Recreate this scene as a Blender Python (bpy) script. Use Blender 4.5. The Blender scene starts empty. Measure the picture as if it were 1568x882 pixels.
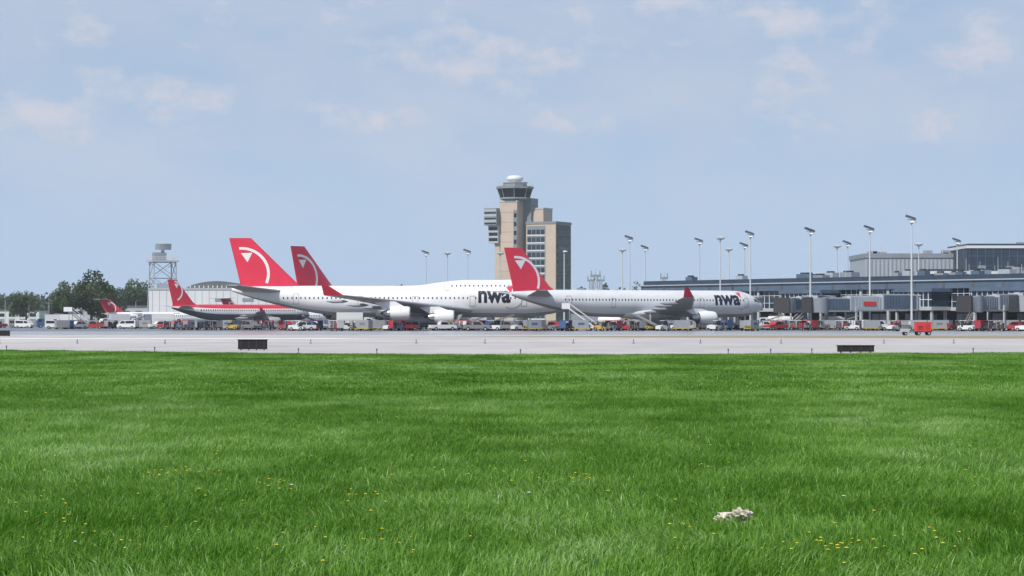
import bpy, bmesh, math, random
import numpy as np
from mathutils import Vector, Matrix
random.seed(7); rng=np.random.default_rng(7)
sc=bpy.context.scene
sc.view_settings.view_transform='Standard'
try: sc.view_settings.look='None'
except: pass
sc.view_settings.exposure=0
CAMH=2.0; F=3750.0
def PX(px,Y): return (px-784)/F*Y
def HZ(py,Y): return CAMH+(491-py)/F*Y

# ---------------------------------------------------------------- materials
M={}
def mat(name,col,rough=0.6,metal=0.0,noise=0.0,nscale=1.0,spec=0.5,col2=None,stretch=(1,1,1),detail=4):
    m=bpy.data.materials.new(name); m.use_nodes=True
    nt=m.node_tree; b=nt.nodes['Principled BSDF']
    b.inputs['Roughness'].default_value=rough; b.inputs['Metallic'].default_value=metal
    b.inputs['Specular IOR Level'].default_value=spec
    c=(*col,1)
    if noise>0 or col2:
        g=nt.nodes.new('ShaderNodeTexCoord'); mp=nt.nodes.new('ShaderNodeMapping'); mp.inputs['Scale'].default_value=stretch
        n=nt.nodes.new('ShaderNodeTexNoise'); n.inputs['Scale'].default_value=nscale; n.inputs['Detail'].default_value=detail
        r=nt.nodes.new('ShaderNodeValToRGB')
        c2=col2 if col2 else tuple(x*(1-noise) for x in col)
        r.color_ramp.elements[0].position=0.32; r.color_ramp.elements[1].position=0.68
        r.color_ramp.elements[0].color=(*c2,1); r.color_ramp.elements[1].color=c
        nt.links.new(g.outputs['Object'],mp.inputs[0]); nt.links.new(mp.outputs[0],n.inputs['Vector'])
        nt.links.new(n.outputs['Fac'],r.inputs[0]); nt.links.new(r.outputs[0],b.inputs['Base Color'])
    else: b.inputs['Base Color'].default_value=c
    M[name]=m; return m
mat('white_paint',(.84,.85,.86),.32,noise=.06,nscale=.35)
mat('silver_paint',(.74,.76,.78),.32,noise=.08,nscale=.35)
mat('belly_grey',(.42,.43,.45),.4,noise=.15,nscale=.5)
mat('red_paint',(.76,.035,.08),.35,noise=.1,nscale=.3)
mat('old_red',(.66,.04,.07),.35,noise=.12,nscale=.4)
mat('old_grey',(.12,.13,.16),.4,noise=.1)
mat('decal_white',(.82,.82,.82),.4)
mat('decal_navy',(.012,.018,.04),.4)
mat('decal_ring',(.45,.46,.5),.4)
mat('seam',(.3,.3,.32),.5)
mat('wing_grey',(.42,.44,.47),.38,noise=.15,nscale=.4)
mat('bare_metal',(.55,.55,.56),.3,metal=.8,noise=.1)
mat('dark_metal',(.06,.06,.065),.5,metal=.3)
mat('window_dark',(.02,.025,.035),.12)
mat('tyre',(.02,.02,.02),.8)
mat('strut',(.5,.5,.5),.4,metal=.4)
mat('glass_blue',(.03,.06,.10),.15,noise=.6,nscale=.25,spec=.5)
mat('glass_dark',(.02,.03,.045),.2,noise=.4,nscale=.4,spec=.3)
mat('frame_white',(.70,.72,.74),.5)
mat('frame_grey',(.42,.47,.53),.45,noise=.1)
mat('panel_bluegrey',(.11,.16,.23),.4,noise=.25,nscale=.3)
mat('panel_navy',(.035,.06,.095),.5,noise=.25,nscale=.3)
mat('panel_grey',(.29,.32,.37),.5,noise=.2,nscale=.3)
mat('panel_lightgrey',(.48,.51,.54),.5,noise=.12,nscale=.3)
mat('roof_grey',(.16,.17,.18),.8,noise=.3,nscale=.2)
mat('beige_concrete',(.56,.46,.38),.8,noise=.12,nscale=.15)
mat('tower_grey',(.24,.26,.29),.7,noise=.15,nscale=.2)
mat('tower_dark',(.10,.11,.13),.6,noise=.2,nscale=.2)
mat('hangar_white',(.74,.76,.78),.6,noise=.1,nscale=.12)
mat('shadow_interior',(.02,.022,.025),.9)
mat('galv',(.42,.44,.46),.45,metal=.4,noise=.1)
mat('mast_steel',(.60,.62,.64),.5,noise=.1)
mat('lamp_dark',(.06,.07,.09),.5)
mat('lamp_glass',(.75,.77,.79),.2)
mat('black_sign',(.010,.010,.011),.6,noise=.3,nscale=3)
mat('yellow_paint',(.55,.38,.07),.5)
mat('orange_paint',(.50,.17,.05),.5)
mat('veh_white',(.72,.73,.74),.35)
mat('veh_blue',(.06,.12,.28),.4)
mat('veh_red',(.42,.04,.05),.4)
mat('bright_red',(.66,.04,.05),.4)
mat('veh_grey',(.20,.21,.23),.4)
mat('bag_brown',(.12,.07,.045),.8); mat('bag_dark',(.03,.03,.05),.8)
mat('bark',(.07,.05,.035),.9,noise=.4,nscale=2)
def leafmat(name,col):
    m=mat(name,col,.6,noise=.35,nscale=.5,spec=.2)
    nt=m.node_tree; b=nt.nodes['Principled BSDF']; out=nt.nodes['Material Output']
    tr=nt.nodes.new('ShaderNodeBsdfTranslucent'); tr.inputs[0].default_value=(*[c*1.2 for c in col],1)
    mx=nt.nodes.new('ShaderNodeMixShader'); mx.inputs[0].default_value=.25
    nt.links.new(b.outputs[0],mx.inputs[1]); nt.links.new(tr.outputs[0],mx.inputs[2]); nt.links.new(mx.outputs[0],out.inputs[0])
leafmat('leaf_dark',(.045,.075,.035)); leafmat('leaf_mid',(.075,.115,.05)); leafmat('leaf_light',(.13,.18,.075))
mat('haze_leaf_dark',(.065,.095,.085),.8); mat('haze_leaf_mid',(.085,.12,.10),.8)  # distance haze painted into these leaf colours as a bluish lift

# ---------------------------------------------------------------- mesh builder
class MB:
    def __init__(s): s.v=[];s.f=[];s.m=[];s.sm=[];s.names=[]
    def mi(s,n):
        if n not in s.names: s.names.append(n)
        return s.names.index(n)
    def add(s,vs,fs,mn,smooth=False):
        o=len(s.v); s.v+= [tuple(map(float,a)) for a in vs]; k=s.mi(mn)
        for f in fs: s.f.append([i+o for i in f]); s.m.append(k); s.sm.append(smooth)
    def box(s,x0,x1,y0,y1,z0,z1,mn,tx=0,ty=0):
        vs=[(x0,y0,z0),(x1,y0,z0),(x1,y1,z0),(x0,y1,z0),(x0+tx,y0+ty,z1),(x1-tx,y0+ty,z1),(x1-tx,y1-ty,z1),(x0+tx,y1-ty,z1)]
        s.add(vs,[(3,2,1,0),(4,5,6,7),(0,1,5,4),(1,2,6,5),(2,3,7,6),(3,0,4,7)],mn)
    def cyl(s,p0,p1,r0,r1,mn,n=10,caps=True,smooth=True):
        p0=Vector(p0);p1=Vector(p1);d=(p1-p0).normalized()
        a=Vector((0,0,1)) if abs(d.z)<.9 else Vector((1,0,0))
        u=d.cross(a).normalized();w=d.cross(u)
        vs=[]
        for p,r in((p0,r0),(p1,r1)):
            for i in range(n):
                t=2*math.pi*i/n; vs.append(p+u*math.cos(t)*r+w*math.sin(t)*r)
        s.add(vs,[(i,i+n,(i+1)%n+n,(i+1)%n) for i in range(n)],mn,smooth)
        if caps: s.add(vs,[tuple(range(n)),tuple(range(2*n-1,n-1,-1))],mn)
    def prism(s,prof,y0,y1,mn):
        n=len(prof); vs=[(x,y0,z) for x,z in prof]+[(x,y1,z) for x,z in prof]
        s.add(vs,[tuple(range(n)),tuple(range(2*n-1,n-1,-1))]+[(i,i+n,(i+1)%n+n,(i+1)%n) for i in range(n)],mn)
    def loft(s,rings,mn,caps=True,smooth=True,matf=None):
        n=len(rings[0]); vs=[p for r in rings for p in r]
        if matf is None:
            s.add(vs,[(k*n+i,k*n+(i+1)%n,(k+1)*n+(i+1)%n,(k+1)*n+i) for k in range(len(rings)-1) for i in range(n)],mn,smooth)
        else:
            o=len(s.v); s.v+=[tuple(map(float,a)) for a in vs]
            for k in range(len(rings)-1):
                for i in range(n):
                    s.f.append([o+k*n+i,o+k*n+(i+1)%n,o+(k+1)*n+(i+1)%n,o+(k+1)*n+i]); s.m.append(s.mi(matf(k,i,n))); s.sm.append(smooth)
        if caps:
            s.add(rings[0],[tuple(range(n))],mn); s.add(rings[-1],[tuple(range(n))],mn)
    def mesh(s,name):
        me=bpy.data.meshes.new(name); me.from_pydata(s.v,[],s.f)
        for n in s.names: me.materials.append(M[n])
        me.polygons.foreach_set('material_index',s.m); me.polygons.foreach_set('use_smooth',s.sm)
        bm=bmesh.new(); bm.from_mesh(me); bmesh.ops.recalc_face_normals(bm,faces=bm.faces); bm.to_mesh(me); bm.free()
        me.update(); return me
    def obj(s,name,parent=None,loc=(0,0,0),rz=0,scale=1):
        return inst(s.mesh(name),name,parent,loc,rz,scale)
def inst(me,name,parent=None,loc=(0,0,0),rz=0,scale=1):
    o=bpy.data.objects.new(name,me); sc.collection.objects.link(o)
    o.location=loc;o.rotation_euler=(0,0,rz); o.scale=(scale,)*3
    if parent: o.parent=parent
    return o
def empty(name,loc=(0,0,0),rz=0):
    o=bpy.data.objects.new(name,None); sc.collection.objects.link(o); o.location=loc;o.rotation_euler=(0,0,rz);o.empty_display_size=1; return o

# ---------------------------------------------------------------- world, sun
SUN=Vector((-.42,-.54,.80)).normalized()
elev=math.asin(SUN.z); az=math.atan2(SUN.x,SUN.y)
w=bpy.data.worlds.new('World'); sc.world=w; w.use_nodes=True
nt=w.node_tree; bg=nt.nodes['Background']; bg.inputs[1].default_value=.10
sky=nt.nodes.new('ShaderNodeTexSky'); sky.sky_type='NISHITA'; sky.sun_disc=False
sky.sun_elevation=elev; sky.sun_rotation=az; sky.air_density=1.0; sky.dust_density=.6; sky.ozone_density=2.0; sky.altitude=200
tc=nt.nodes.new('ShaderNodeTexCoord')
def mth(op,a,b=None,clamp=False):
    n=nt.nodes.new('ShaderNodeMath'); n.operation=op; n.use_clamp=clamp
    for i,x in enumerate((a,b)):
        if x is None: continue
        if isinstance(x,(int,float)): n.inputs[i].default_value=x
        else: nt.links.new(x,n.inputs[i])
    return n.outputs[0]
def noise(scale3,det=6,rough=.6,off=(0,0,0)):
    mp=nt.nodes.new('ShaderNodeMapping'); mp.inputs['Scale'].default_value=scale3; mp.inputs['Location'].default_value=off
    n=nt.nodes.new('ShaderNodeTexNoise'); n.inputs['Scale'].default_value=1; n.inputs['Detail'].default_value=det; n.inputs['Roughness'].default_value=rough
    nt.links.new(tc.outputs['Generated'],mp.inputs[0]); nt.links.new(mp.outputs[0],n.inputs['Vector']); return n.outputs['Fac']
def ramp(x,a,b,lo=0,hi=1):
    n=nt.nodes.new('ShaderNodeMapRange'); n.interpolation_type='SMOOTHSTEP'; n.inputs[1].default_value=a;n.inputs[2].default_value=b
    n.inputs[3].default_value=lo;n.inputs[4].default_value=hi
    nt.links.new(x,n.inputs[0]); return n.outputs[0]
blobs=[(110,60,150,45,.5),(75,190,110,45,1.),(190,135,70,30,.8),(285,150,80,34,.9),(560,180,90,26,.9),(620,185,40,20,.7),(700,90,210,50,.8),(930,90,120,60,.6),(980,155,60,30,.6),(880,180,130,30,.5),(1190,100,60,45,.9),(1240,55,90,45,.8),(1220,170,90,60,.6),(1410,185,80,28,.8),(1500,90,75,50,1.),(480,30,300,50,.5),(1060,20,300,50,.55)]
tot=None
for (bx,by,rx,rz_,st) in blobs:
    vm=nt.nodes.new('ShaderNodeVectorMath'); vm.operation='SUBTRACT'; nt.links.new(tc.outputs['Generated'],vm.inputs[0])
    vm.inputs[1].default_value=((bx-784)/F,1,(491-by)/F)
    vs_=nt.nodes.new('ShaderNodeVectorMath'); vs_.operation='MULTIPLY'; nt.links.new(vm.outputs[0],vs_.inputs[0]); vs_.inputs[1].default_value=(F/rx/1.5,2.5,F/rz_/1.5)
    ln=nt.nodes.new('ShaderNodeVectorMath'); ln.operation='LENGTH'; nt.links.new(vs_.outputs[0],ln.inputs[0])
    mr=nt.nodes.new('ShaderNodeMapRange'); mr.interpolation_type='SMOOTHSTEP'; nt.links.new(ln.outputs['Value'],mr.inputs[0])
    mr.inputs[1].default_value=0; mr.inputs[2].default_value=1.35; mr.inputs[3].default_value=st; mr.inputs[4].default_value=0
    tot=mr.outputs[0] if tot is None else mth('MAXIMUM',tot,mr.outputs[0])
n1=noise((50,50,85),6,.62,(3.1,0,1.7)); n2=noise((12,12,26),4,.55,(0,0,4))
puff=ramp(mth('ADD',mth('MULTIPLY',tot,.34),n1),.54,.98)
veil=mth('MULTIPLY',ramp(n2,.32,.75),.42)
cl=mth('MAXIMUM',mth('MULTIPLY',puff,.9),veil)
sep=nt.nodes.new('ShaderNodeSeparateXYZ'); nt.links.new(tc.outputs['Generated'],sep.inputs[0]); ZZ=sep.outputs['Z']
cl=mth('MULTIPLY',cl,ramp(ZZ,.018,.075))
hz=nt.nodes.new('ShaderNodeMixRGB'); nt.links.new(ramp(ZZ,.015,.13),hz.inputs[0]); hz.inputs[1].default_value=(4.55,6.15,8.55,1); hz.inputs[2].default_value=(3.75,5.25,7.5,1)
hm=nt.nodes.new('ShaderNodeMixRGB'); nt.links.new(ramp(ZZ,.10,.75,.92,.15),hm.inputs[0]); nt.links.new(sky.outputs[0],hm.inputs[1]); nt.links.new(hz.outputs[0],hm.inputs[2])
mx=nt.nodes.new('ShaderNodeMixRGB'); nt.links.new(cl,mx.inputs[0]); nt.links.new(hm.outputs[0],mx.inputs[1]); mx.inputs[2].default_value=(6.7,6.8,7.7,1)
nt.links.new(mx.outputs[0],bg.inputs[0])
sl=bpy.data.lights.new('sun','SUN'); sl.energy=4.2; sl.angle=math.radians(.5); sl.color=(1,.95,.87)
so=bpy.data.objects.new('sun',sl); sc.collection.objects.link(so); so.rotation_euler=SUN.to_track_quat('Z','Y').to_euler(); so.location=(-60,-60,100)

# ---------------------------------------------------------------- atmospheric haze over the airfield (real scattering volume)
mh=bpy.data.materials.new('haze_air'); mh.use_nodes=True; t_=mh.node_tree
t_.nodes.remove(t_.nodes['Principled BSDF']); vsn=t_.nodes.new('ShaderNodeVolumeScatter'); vsn.inputs['Color'].default_value=(.86,.94,1,1); vsn.inputs['Density'].default_value=.00013; vsn.inputs['Anisotropy'].default_value=0
t_.links.new(vsn.outputs[0],t_.nodes['Material Output'].inputs['Volume']); M['haze_air']=mh
hb=MB(); hb.box(-1500,1500,200,2000,.5,220,'haze_air'); hb.obj('atmospheric_haze')

# ---------------------------------------------------------------- camera
cd=bpy.data.cameras.new('camera'); cam=bpy.data.objects.new('camera',cd); sc.collection.objects.link(cam)
cam.location=(0,0,CAMH); cd.sensor_width=36; cd.lens=36*F/1568; cam.rotation_euler=(math.radians(90)+math.atan(50/F),0,0)
cd.clip_start=.5; cd.clip_end=30000; sc.camera=cam

# ---------------------------------------------------------------- ground, roads
def sheet(name,pts,z,material,):
    me=bpy.data.meshes.new(name); me.from_pydata([(x,y,z) for x,y in pts],[],[list(range(len(pts)))]); me.materials.append(material)
    o=bpy.data.objects.new(name,me); sc.collection.objects.link(o); return o
def gmat(name,c1,c2,c3,s1,s2,rough,spec=.3,str1=(1,1,1)):
    m=bpy.data.materials.new(name); m.use_nodes=True; t=m.node_tree; b=t.nodes['Principled BSDF']
    b.inputs['Roughness'].default_value=rough; b.inputs['Specular IOR Level'].default_value=spec
    g=t.nodes.new('ShaderNodeNewGeometry'); mp=t.nodes.new('ShaderNodeMapping'); mp.inputs['Scale'].default_value=str1
    t.links.new(g.outputs['Position'],mp.inputs[0])
    a=t.nodes.new('ShaderNodeTexNoise');a.inputs['Scale'].default_value=s1;a.inputs['Detail'].default_value=5
    c=t.nodes.new('ShaderNodeTexNoise');c.inputs['Scale'].default_value=s2;c.inputs['Detail'].default_value=6
    t.links.new(mp.outputs[0],a.inputs['Vector']);t.links.new(mp.outputs[0],c.inputs['Vector'])
    r=t.nodes.new('ShaderNodeValToRGB'); r.color_ramp.elements[0].position=.35;r.color_ramp.elements[1].position=.65
    r.color_ramp.elements[0].color=(*c1,1);r.color_ramp.elements[1].color=(*c2,1); t.links.new(a.outputs['Fac'],r.inputs[0])
    r2=t.nodes.new('ShaderNodeValToRGB'); r2.color_ramp.elements[0].position=.45;r2.color_ramp.elements[1].position=.75
    r2.color_ramp.elements[0].color=(0,0,0,1);t.links.new(c.outputs['Fac'],r2.inputs[0])
    x=t.nodes.new('ShaderNodeMixRGB'); x.inputs[2].default_value=(*c3,1); t.links.new(r2.outputs[0],x.inputs[0]); t.links.new(r.outputs[0],x.inputs[1])
    t.links.new(x.outputs[0],b.inputs['Base Color']); return m
gm=gmat('ground_soil_grass',(.04,.11,.012),(.055,.14,.016),(.08,.14,.03),.15,1.2,.95,.1)
sheet('ground',[(-9000,-300),(9000,-300),(9000,14000),(-9000,14000)],0,gm)
def edgeY(X):
    k=.80 if X<0 else .44
    return 133+math.sqrt((k*X)**2+49)
conc=gmat('taxiway_concrete',(.50,.46,.435),(.57,.53,.50),(.42,.39,.37),.03,.2,.5,.4,(1,.35,1))
xs=[-420+10*i for i in range(85)]
def cy(X): return min(edgeY(X),330) 
sheet('taxiway',[(x,cy(x)) for x in xs]+[(420,345),(-420,345)],.012,conc)
dry=gmat('dry_grass_verge',(.33,.28,.20),(.27,.25,.15),(.38,.34,.27),.05,.5,.95,.1)
sheet('grass_verge',[(-10,300),(60,270),(420,262),(420,330),(30,330)],.020,dry)
ap=gmat('apron_concrete',(.36,.35,.345),(.42,.41,.40),(.26,.255,.25),.03,.2,.24,.5,(1,.4,1))
sheet('apron',[(-520,345.2),(520,345.2),(520,960),(-520,960)],.012,ap)
ap_shade=gmat('apron_shade_tone',(.12,.12,.125),(.17,.17,.17),(.08,.08,.08),.03,.2,.3,.45,(1,.4,1))  # darker apron sheet: shade and heat around the aircraft painted into its colour
sheet('apron_shade_sheet',[(-510,456),(510,456),(510,950),(-510,950)],.018,ap_shade)
mk=gmat('marking_white',(.74,.74,.72),(.80,.80,.78),(.58,.58,.56),.5,2,.6)
mky=gmat('marking_yellow',(.55,.38,.05),(.6,.42,.07),(.4,.3,.1),.5,2,.6)
a=[(x,cy(x)+6) for x in xs if -60<x<60]; b=[(x,cy(x)+6.5) for x in xs if -60<x<60]
sheet('taxiway_edge_line',a+b[::-1],.018,mk)
sheet('runway_line',[(-300,205),(300,205),(300,206.6),(-300,206.6)],.018,mk)
sheet('runway_line',[(-300,236),(16,236),(10,241),(-300,242)],.018,mk)
sheet('runway_line',[(-300,262),(-12,262),(-20,278),(-300,278)],.018,mk)
sheet('taxiway_centre_line',[(-400,372),(400,372),(400,372.5),(-400,372.5)],.018,mky)
sheet('taxiway_centre_line',[(-400,420),(400,420),(400,420.5),(-400,420.5)],.018,mky)
tar=gmat('joint_tar',(.16,.16,.16),(.2,.2,.2),(.12,.12,.12),.5,2,.6)
for i,yy in enumerate((182,194,218,227,252,290,312,336)): sheet('slab_joint',[(-200,yy),(200,yy),(200,yy+.12),(-200,yy+.12)],.016,tar)

# ---------------------------------------------------------------- grass
def grassmat():
    m=bpy.data.materials.new('grass_blade'); m.use_nodes=True; t=m.node_tree; b=t.nodes['Principled BSDF']; out=t.nodes['Material Output']
    b.inputs['Roughness'].default_value=.45; b.inputs['Specular IOR Level'].default_value=.35
    at=t.nodes.new('ShaderNodeAttribute'); at.attribute_name='tone'
    g=t.nodes.new('ShaderNodeNewGeometry')
    def nz(sc_,st,det):
        mp=t.nodes.new('ShaderNodeMapping'); mp.inputs['Scale'].default_value=st; t.links.new(g.outputs['Position'],mp.inputs[0])
        a=t.nodes.new('ShaderNodeTexNoise');a.inputs['Scale'].default_value=sc_;a.inputs['Detail'].default_value=det; t.links.new(mp.outputs[0],a.inputs['Vector']); return a.outputs['Fac']
    def ma(op,x,y,z=None):
        n=t.nodes.new('ShaderNodeMath'); n.operation=op
        for i,q in enumerate((x,y,z)):
            if q is None: continue
            if isinstance(q,(int,float)): n.inputs[i].default_value=q
            else: t.links.new(q,n.inputs[i])
        return n.outputs[0]
    big=nz(.20,(1,.34,0),4); sm=nz(1.0,(1,.4,0),3)
    f=ma('MULTIPLY_ADD',big,2.3,ma('MULTIPLY',sm,1.3)); f=ma('ADD',f,at.outputs['Fac'])   # centre 1.8
    f=ma('MULTIPLY_ADD',f,.66,-.75)
    r=t.nodes.new('ShaderNodeValToRGB'); cr=r.color_ramp
    cr.elements[0].position=.0; cr.elements[0].color=(.060,.175,.010,1)
    cr.elements[1].position=1; cr.elements[1].color=(.42,.58,.27,1)  # pale end paints the silvery sheen of flattened blades into the colour
    e=cr.elements.new(.38); e.color=(.115,.275,.020,1)
    e=cr.elements.new(.68); e.color=(.21,.40,.065,1)
    t.links.new(f,r.inputs[0]); t.links.new(r.outputs[0],b.inputs['Base Color'])
    tr=t.nodes.new('ShaderNodeBsdfTranslucent'); t.links.new(r.outputs[0],tr.inputs[0])
    x=t.nodes.new('ShaderNodeMixShader'); x.inputs[0].default_value=.35
    t.links.new(b.outputs[0],x.inputs[1]);t.links.new(tr.outputs[0],x.inputs[2]);t.links.new(x.outputs[0],out.inputs[0]); return m
GM=grassmat()
def patch(name,size,n,h,wd,seed):
    r=np.random.default_rng(seed)
    cx=r.uniform(-size/2,size/2,(n,2)); ang=r.uniform(0,2*np.pi,n); hh=h*r.uniform(.45,1.25,n); ww=wd*r.uniform(.6,1.3,n)
    lean=r.uniform(.15,1.0,n)*hh; la=r.normal(.0,1.1,n)
    d=np.stack([np.cos(la),np.sin(la)],1)*lean[:,None]; u=np.stack([np.cos(ang),np.sin(ang)],1)*ww[:,None]/2
    v=np.zeros((n,5,3))
    v[:,0,:2]=cx-u; v[:,1,:2]=cx+u
    v[:,2,:2]=cx+u*.8+d*.35; v[:,3,:2]=cx-u*.8+d*.35; v[:,2,2]=v[:,3,2]=hh*.6
    v[:,4,:2]=cx+d; v[:,4,2]=hh*(1-.25*(lean/hh))
    v=v.reshape(-1,3); idx=np.arange(n)*5
    faces=[]
    for i in idx: faces.append((i,i+1,i+2,i+3)); faces.append((i+3,i+2,i+4))
    me=bpy.data.meshes.new(name); me.from_pydata(v.tolist(),[],faces); me.materials.append(GM)
    at=me.attributes.new('tone','FLOAT','POINT'); at.data.foreach_set('value',np.repeat(r.uniform(-.35,.35,n)+(r.uniform(0,1,n)>.92)*.5,5).astype(np.float32))
    return bpy.data.objects.new(name,me)
def scatter(name,pts,variants,smin,smax,material=None):
    col=bpy.data.collections.new(name+'_sources')
    for o in variants: col.objects.link(o)
    me=bpy.data.meshes.new(name); me.from_pydata(pts,[],[]); o=bpy.data.objects.new(name,me); sc.collection.objects.link(o)
    ng=bpy.data.node_groups.new(name+'_nodes','GeometryNodeTree')
    ng.interface.new_socket('Geometry',in_out='INPUT',socket_type='NodeSocketGeometry'); ng.interface.new_socket('Geometry',in_out='OUTPUT',socket_type='NodeSocketGeometry')
    N=ng.nodes; gi=N.new('NodeGroupInput');go=N.new('NodeGroupOutput'); ci=N.new('GeometryNodeCollectionInfo'); ip=N.new('GeometryNodeInstanceOnPoints')
    ci.inputs['Collection'].default_value=col; ci.inputs['Separate Children'].default_value=True; ci.inputs['Reset Children'].default_value=True
    def rv(dt,lo,hi,seed):
        r=N.new('FunctionNodeRandomValue'); r.data_type=dt
        en=[s for s in r.inputs if s.enabled]; 
        for s in en:
            if s.name=='Min': s.default_value=lo
            if s.name=='Max': s.default_value=hi
            if s.name=='Seed': s.default_value=seed
        return [s for s in r.outputs if s.enabled][0]
    L=ng.links
    L.new(gi.outputs[0],ip.inputs['Points']); L.new(ci.outputs[0],ip.inputs['Instance']); ip.inputs['Pick Instance'].default_value=True
    L.new(rv('INT',0,len(variants)-1,1),ip.inputs['Instance Index'])
    L.new(rv('FLOAT_VECTOR',(0,0,0),(0,0,6.283),2),ip.inputs['Rotation'])
    L.new(rv('FLOAT',smin,smax,3),ip.inputs['Scale']); L.new(ip.outputs[0],go.inputs[0])
    md=o.modifiers.new('scatter','NODES'); md.node_group=ng; return o
pts=[]
Y=15.
while Y<66:
    hw=.23*Y+4; X=-hw
    while X<hw: pts.append((X+random.uniform(-.3,.3),Y+random.uniform(-.3,.3),0)); X+=1.25
    Y+=1.25
scatter('grass_field',pts,[patch('grass_patch_a%d'%i,1.9,1700,.14,.009,i) for i in range(5)],.8,1.25)
pts=[]
Y=65.
while Y<240:
    hw=.24*Y+6; X=-hw
    while X<hw:
        if Y<edgeY(X)-1.9: pts.append((X+random.uniform(-.6,.6),Y+random.uniform(-.6,.3),0))
        X+=2.6
    Y+=2.6
scatter('grass_field',pts,[patch('grass_patch_b%d'%i,3.6,1800,.15,.022,20+i) for i in range(5)],.85,1.1)

# dandelions
mat('petal_yellow',(.75,.60,.04),.6); mat('stem_green',(.08,.2,.03),.6); mat('seed_white',(.6,.6,.58),.8)
mb=MB()
def flower(x,y,white=False):
    h=random.uniform(.12,.19); r=random.uniform(.010,.020)*(1.0 if not white else 1.4)
    mb.cyl((x,y,0),(x,y,h),.003,.003,'stem_green',3,False)
    vs=[(x,y,h+r*.5)]; n=7
    for k in range(n): t=k*2*math.pi/n; vs.append((x+math.cos(t)*r,y+math.sin(t)*r,h+r*.15))
    vs.append((x,y,h-r*.5))
    mb.add(vs,[(0,1+k,1+(k+1)%n) for k in range(n)]+[(n+1,1+(k+1)%n,1+k) for k in range(n)],'seed_white' if white else 'petal_yellow')
for (px,py,n,sp) in [(450,693,9,110),(270,745,16,60),(420,760,9,40),(560,775,8,25),(690,740,8,80),(880,750,16,50),(760,750,5,60),(60,795,4,30),(100,815,4,50),(150,850,7,60),(480,860,6,70),(620,850,6,40),(1260,860,16,60),(1200,862,5,40),(1440,850,6,40),(1400,700,5,90),(1270,695,5,50),(1100,730,4,100),(110,730,5,60),(610,655,5,80),(940,635,4,40),(1510,640,4,60),(320,700,4,40),(250,830,4,60),(1050,840,5,80),(1330,870,7,60),(740,655,4,60),(60,612,4,60),(1480,760,4,70)]:
    for _ in range(n):
        x_=random.gauss(px,sp*.6); y_=random.gauss(py,5 if n>7 else 14)
        Yd=CAMH*F/max(60,(y_-491)); flower(PX(x_,Yd),Yd)
for _ in range(80):
    y_=random.uniform(580,880); Yd=CAMH*F/(y_-491); flower(PX(random.uniform(-60,1630),Yd),Yd,random.random()<.1)
mb.obj('dandelion_flowers')

# pale rock lying in the grass
mat('pale_rock',(.80,.76,.68),.9,col2=(.22,.16,.10),nscale=16,detail=6)
def rock(name,loc,parts):
    bm=bmesh.new()
    for (cx,cy_,cz,sx,sy,sz) in parts:
        r=bmesh.ops.create_icosphere(bm,subdivisions=3,radius=1)
        for v in r['verts']:
            n=1+.35*math.sin(v.co.x*5.1+cx*30)*math.cos(v.co.y*4.3+cx*9)+.2*math.sin(v.co.z*9+v.co.x*7)+random.uniform(-.09,.09)
            v.co=Vector((v.co.x*sx*n+cx,v.co.y*sy*n+cy_,v.co.z*sz*n+cz))
    me=bpy.data.meshes.new(name); bm.to_mesh(me); bm.free(); me.materials.append(M['pale_rock'])
    o=bpy.data.objects.new(name,me); sc.collection.objects.link(o); o.location=loc
Yr=CAMH*F/(810-491)
rock('rock',(PX(1125,Yr),Yr,0),[(-.07,0,.12,.10,.08,.04),(.045,.0,.145,.08,.08,.05),(.12,.02,.135,.045,.05,.05),(-.16,-.02,.10,.05,.05,.03),(0,0,.05,.12,.08,.06)])

# ---------------------------------------------------------------- aircraft
def catmull(st,n=6):
    st=[np.array(s,float) for s in st]; out=[]
    for i in range(len(st)-1):
        p0=st[max(i-1,0)];p1=st[i];p2=st[i+1];p3=st[min(i+2,len(st)-1)]
        for k in range(n):
            t=k/n; h=p2[0]-p1[0]
            m1=(p2-p0)/(p2[0]-p0[0])*h; m2=(p3-p1)/(p3[0]-p1[0])*h
            q=(2*t**3-3*t**2+1)*p1+(t**3-2*t**2+t)*m1+(-2*t**3+3*t**2)*p2+(t**3-t**2)*m2
            out.append(q)
    out.append(st[-1]); return out
class Fus:
    def __init__(s,st): # st: x,zc,hw,hh,pinch
        s.c=catmull(st); s.x=np.array([-q[0] for q in s.c]); s.a=np.array(s.c)
    def at(s,x): return [np.interp(-x,s.x,s.a[:,k]) for k in range(1,5)]
    def y(s,x,z):
        zc,hw,hh,p=s.at(x); t=(z-zc)/hh
        if abs(t)>=1: return 0
        return hw*math.sqrt(1-t*t)*(1-p*max(0,t)**2)
    def rings(s,n=36):
        R=[]
        for q in s.c:
            x,zc,hw,hh,p=q; hw=max(hw,.02);hh=max(hh,.02)
            R.append([(x,hw*math.cos(a)*(1-p*max(0,math.sin(a))**2),zc+hh*math.sin(a)) for a in [2*math.pi*i/n for i in range(n)]])
        return R
def decal(mb,fus,pts2,faces,mn,side,off=.025):
    vs=[(x,side*(fus.y(x,z)+off),z) for x,z in pts2]; mb.add(vs,faces,mn)
def dquad(mb,fus,x0,x1,z0,z1,mn,side,off=.025,n=3):
    p=[];f=[]
    for i in range(n+1):
        z=z0+(z1-z0)*i/n; p+=[(x0,z),(x1,z)]
    for i in range(n): f.append((2*i,2*i+1,2*i+3,2*i+2))
    decal(mb,fus,p,f,mn,side,off)
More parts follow.
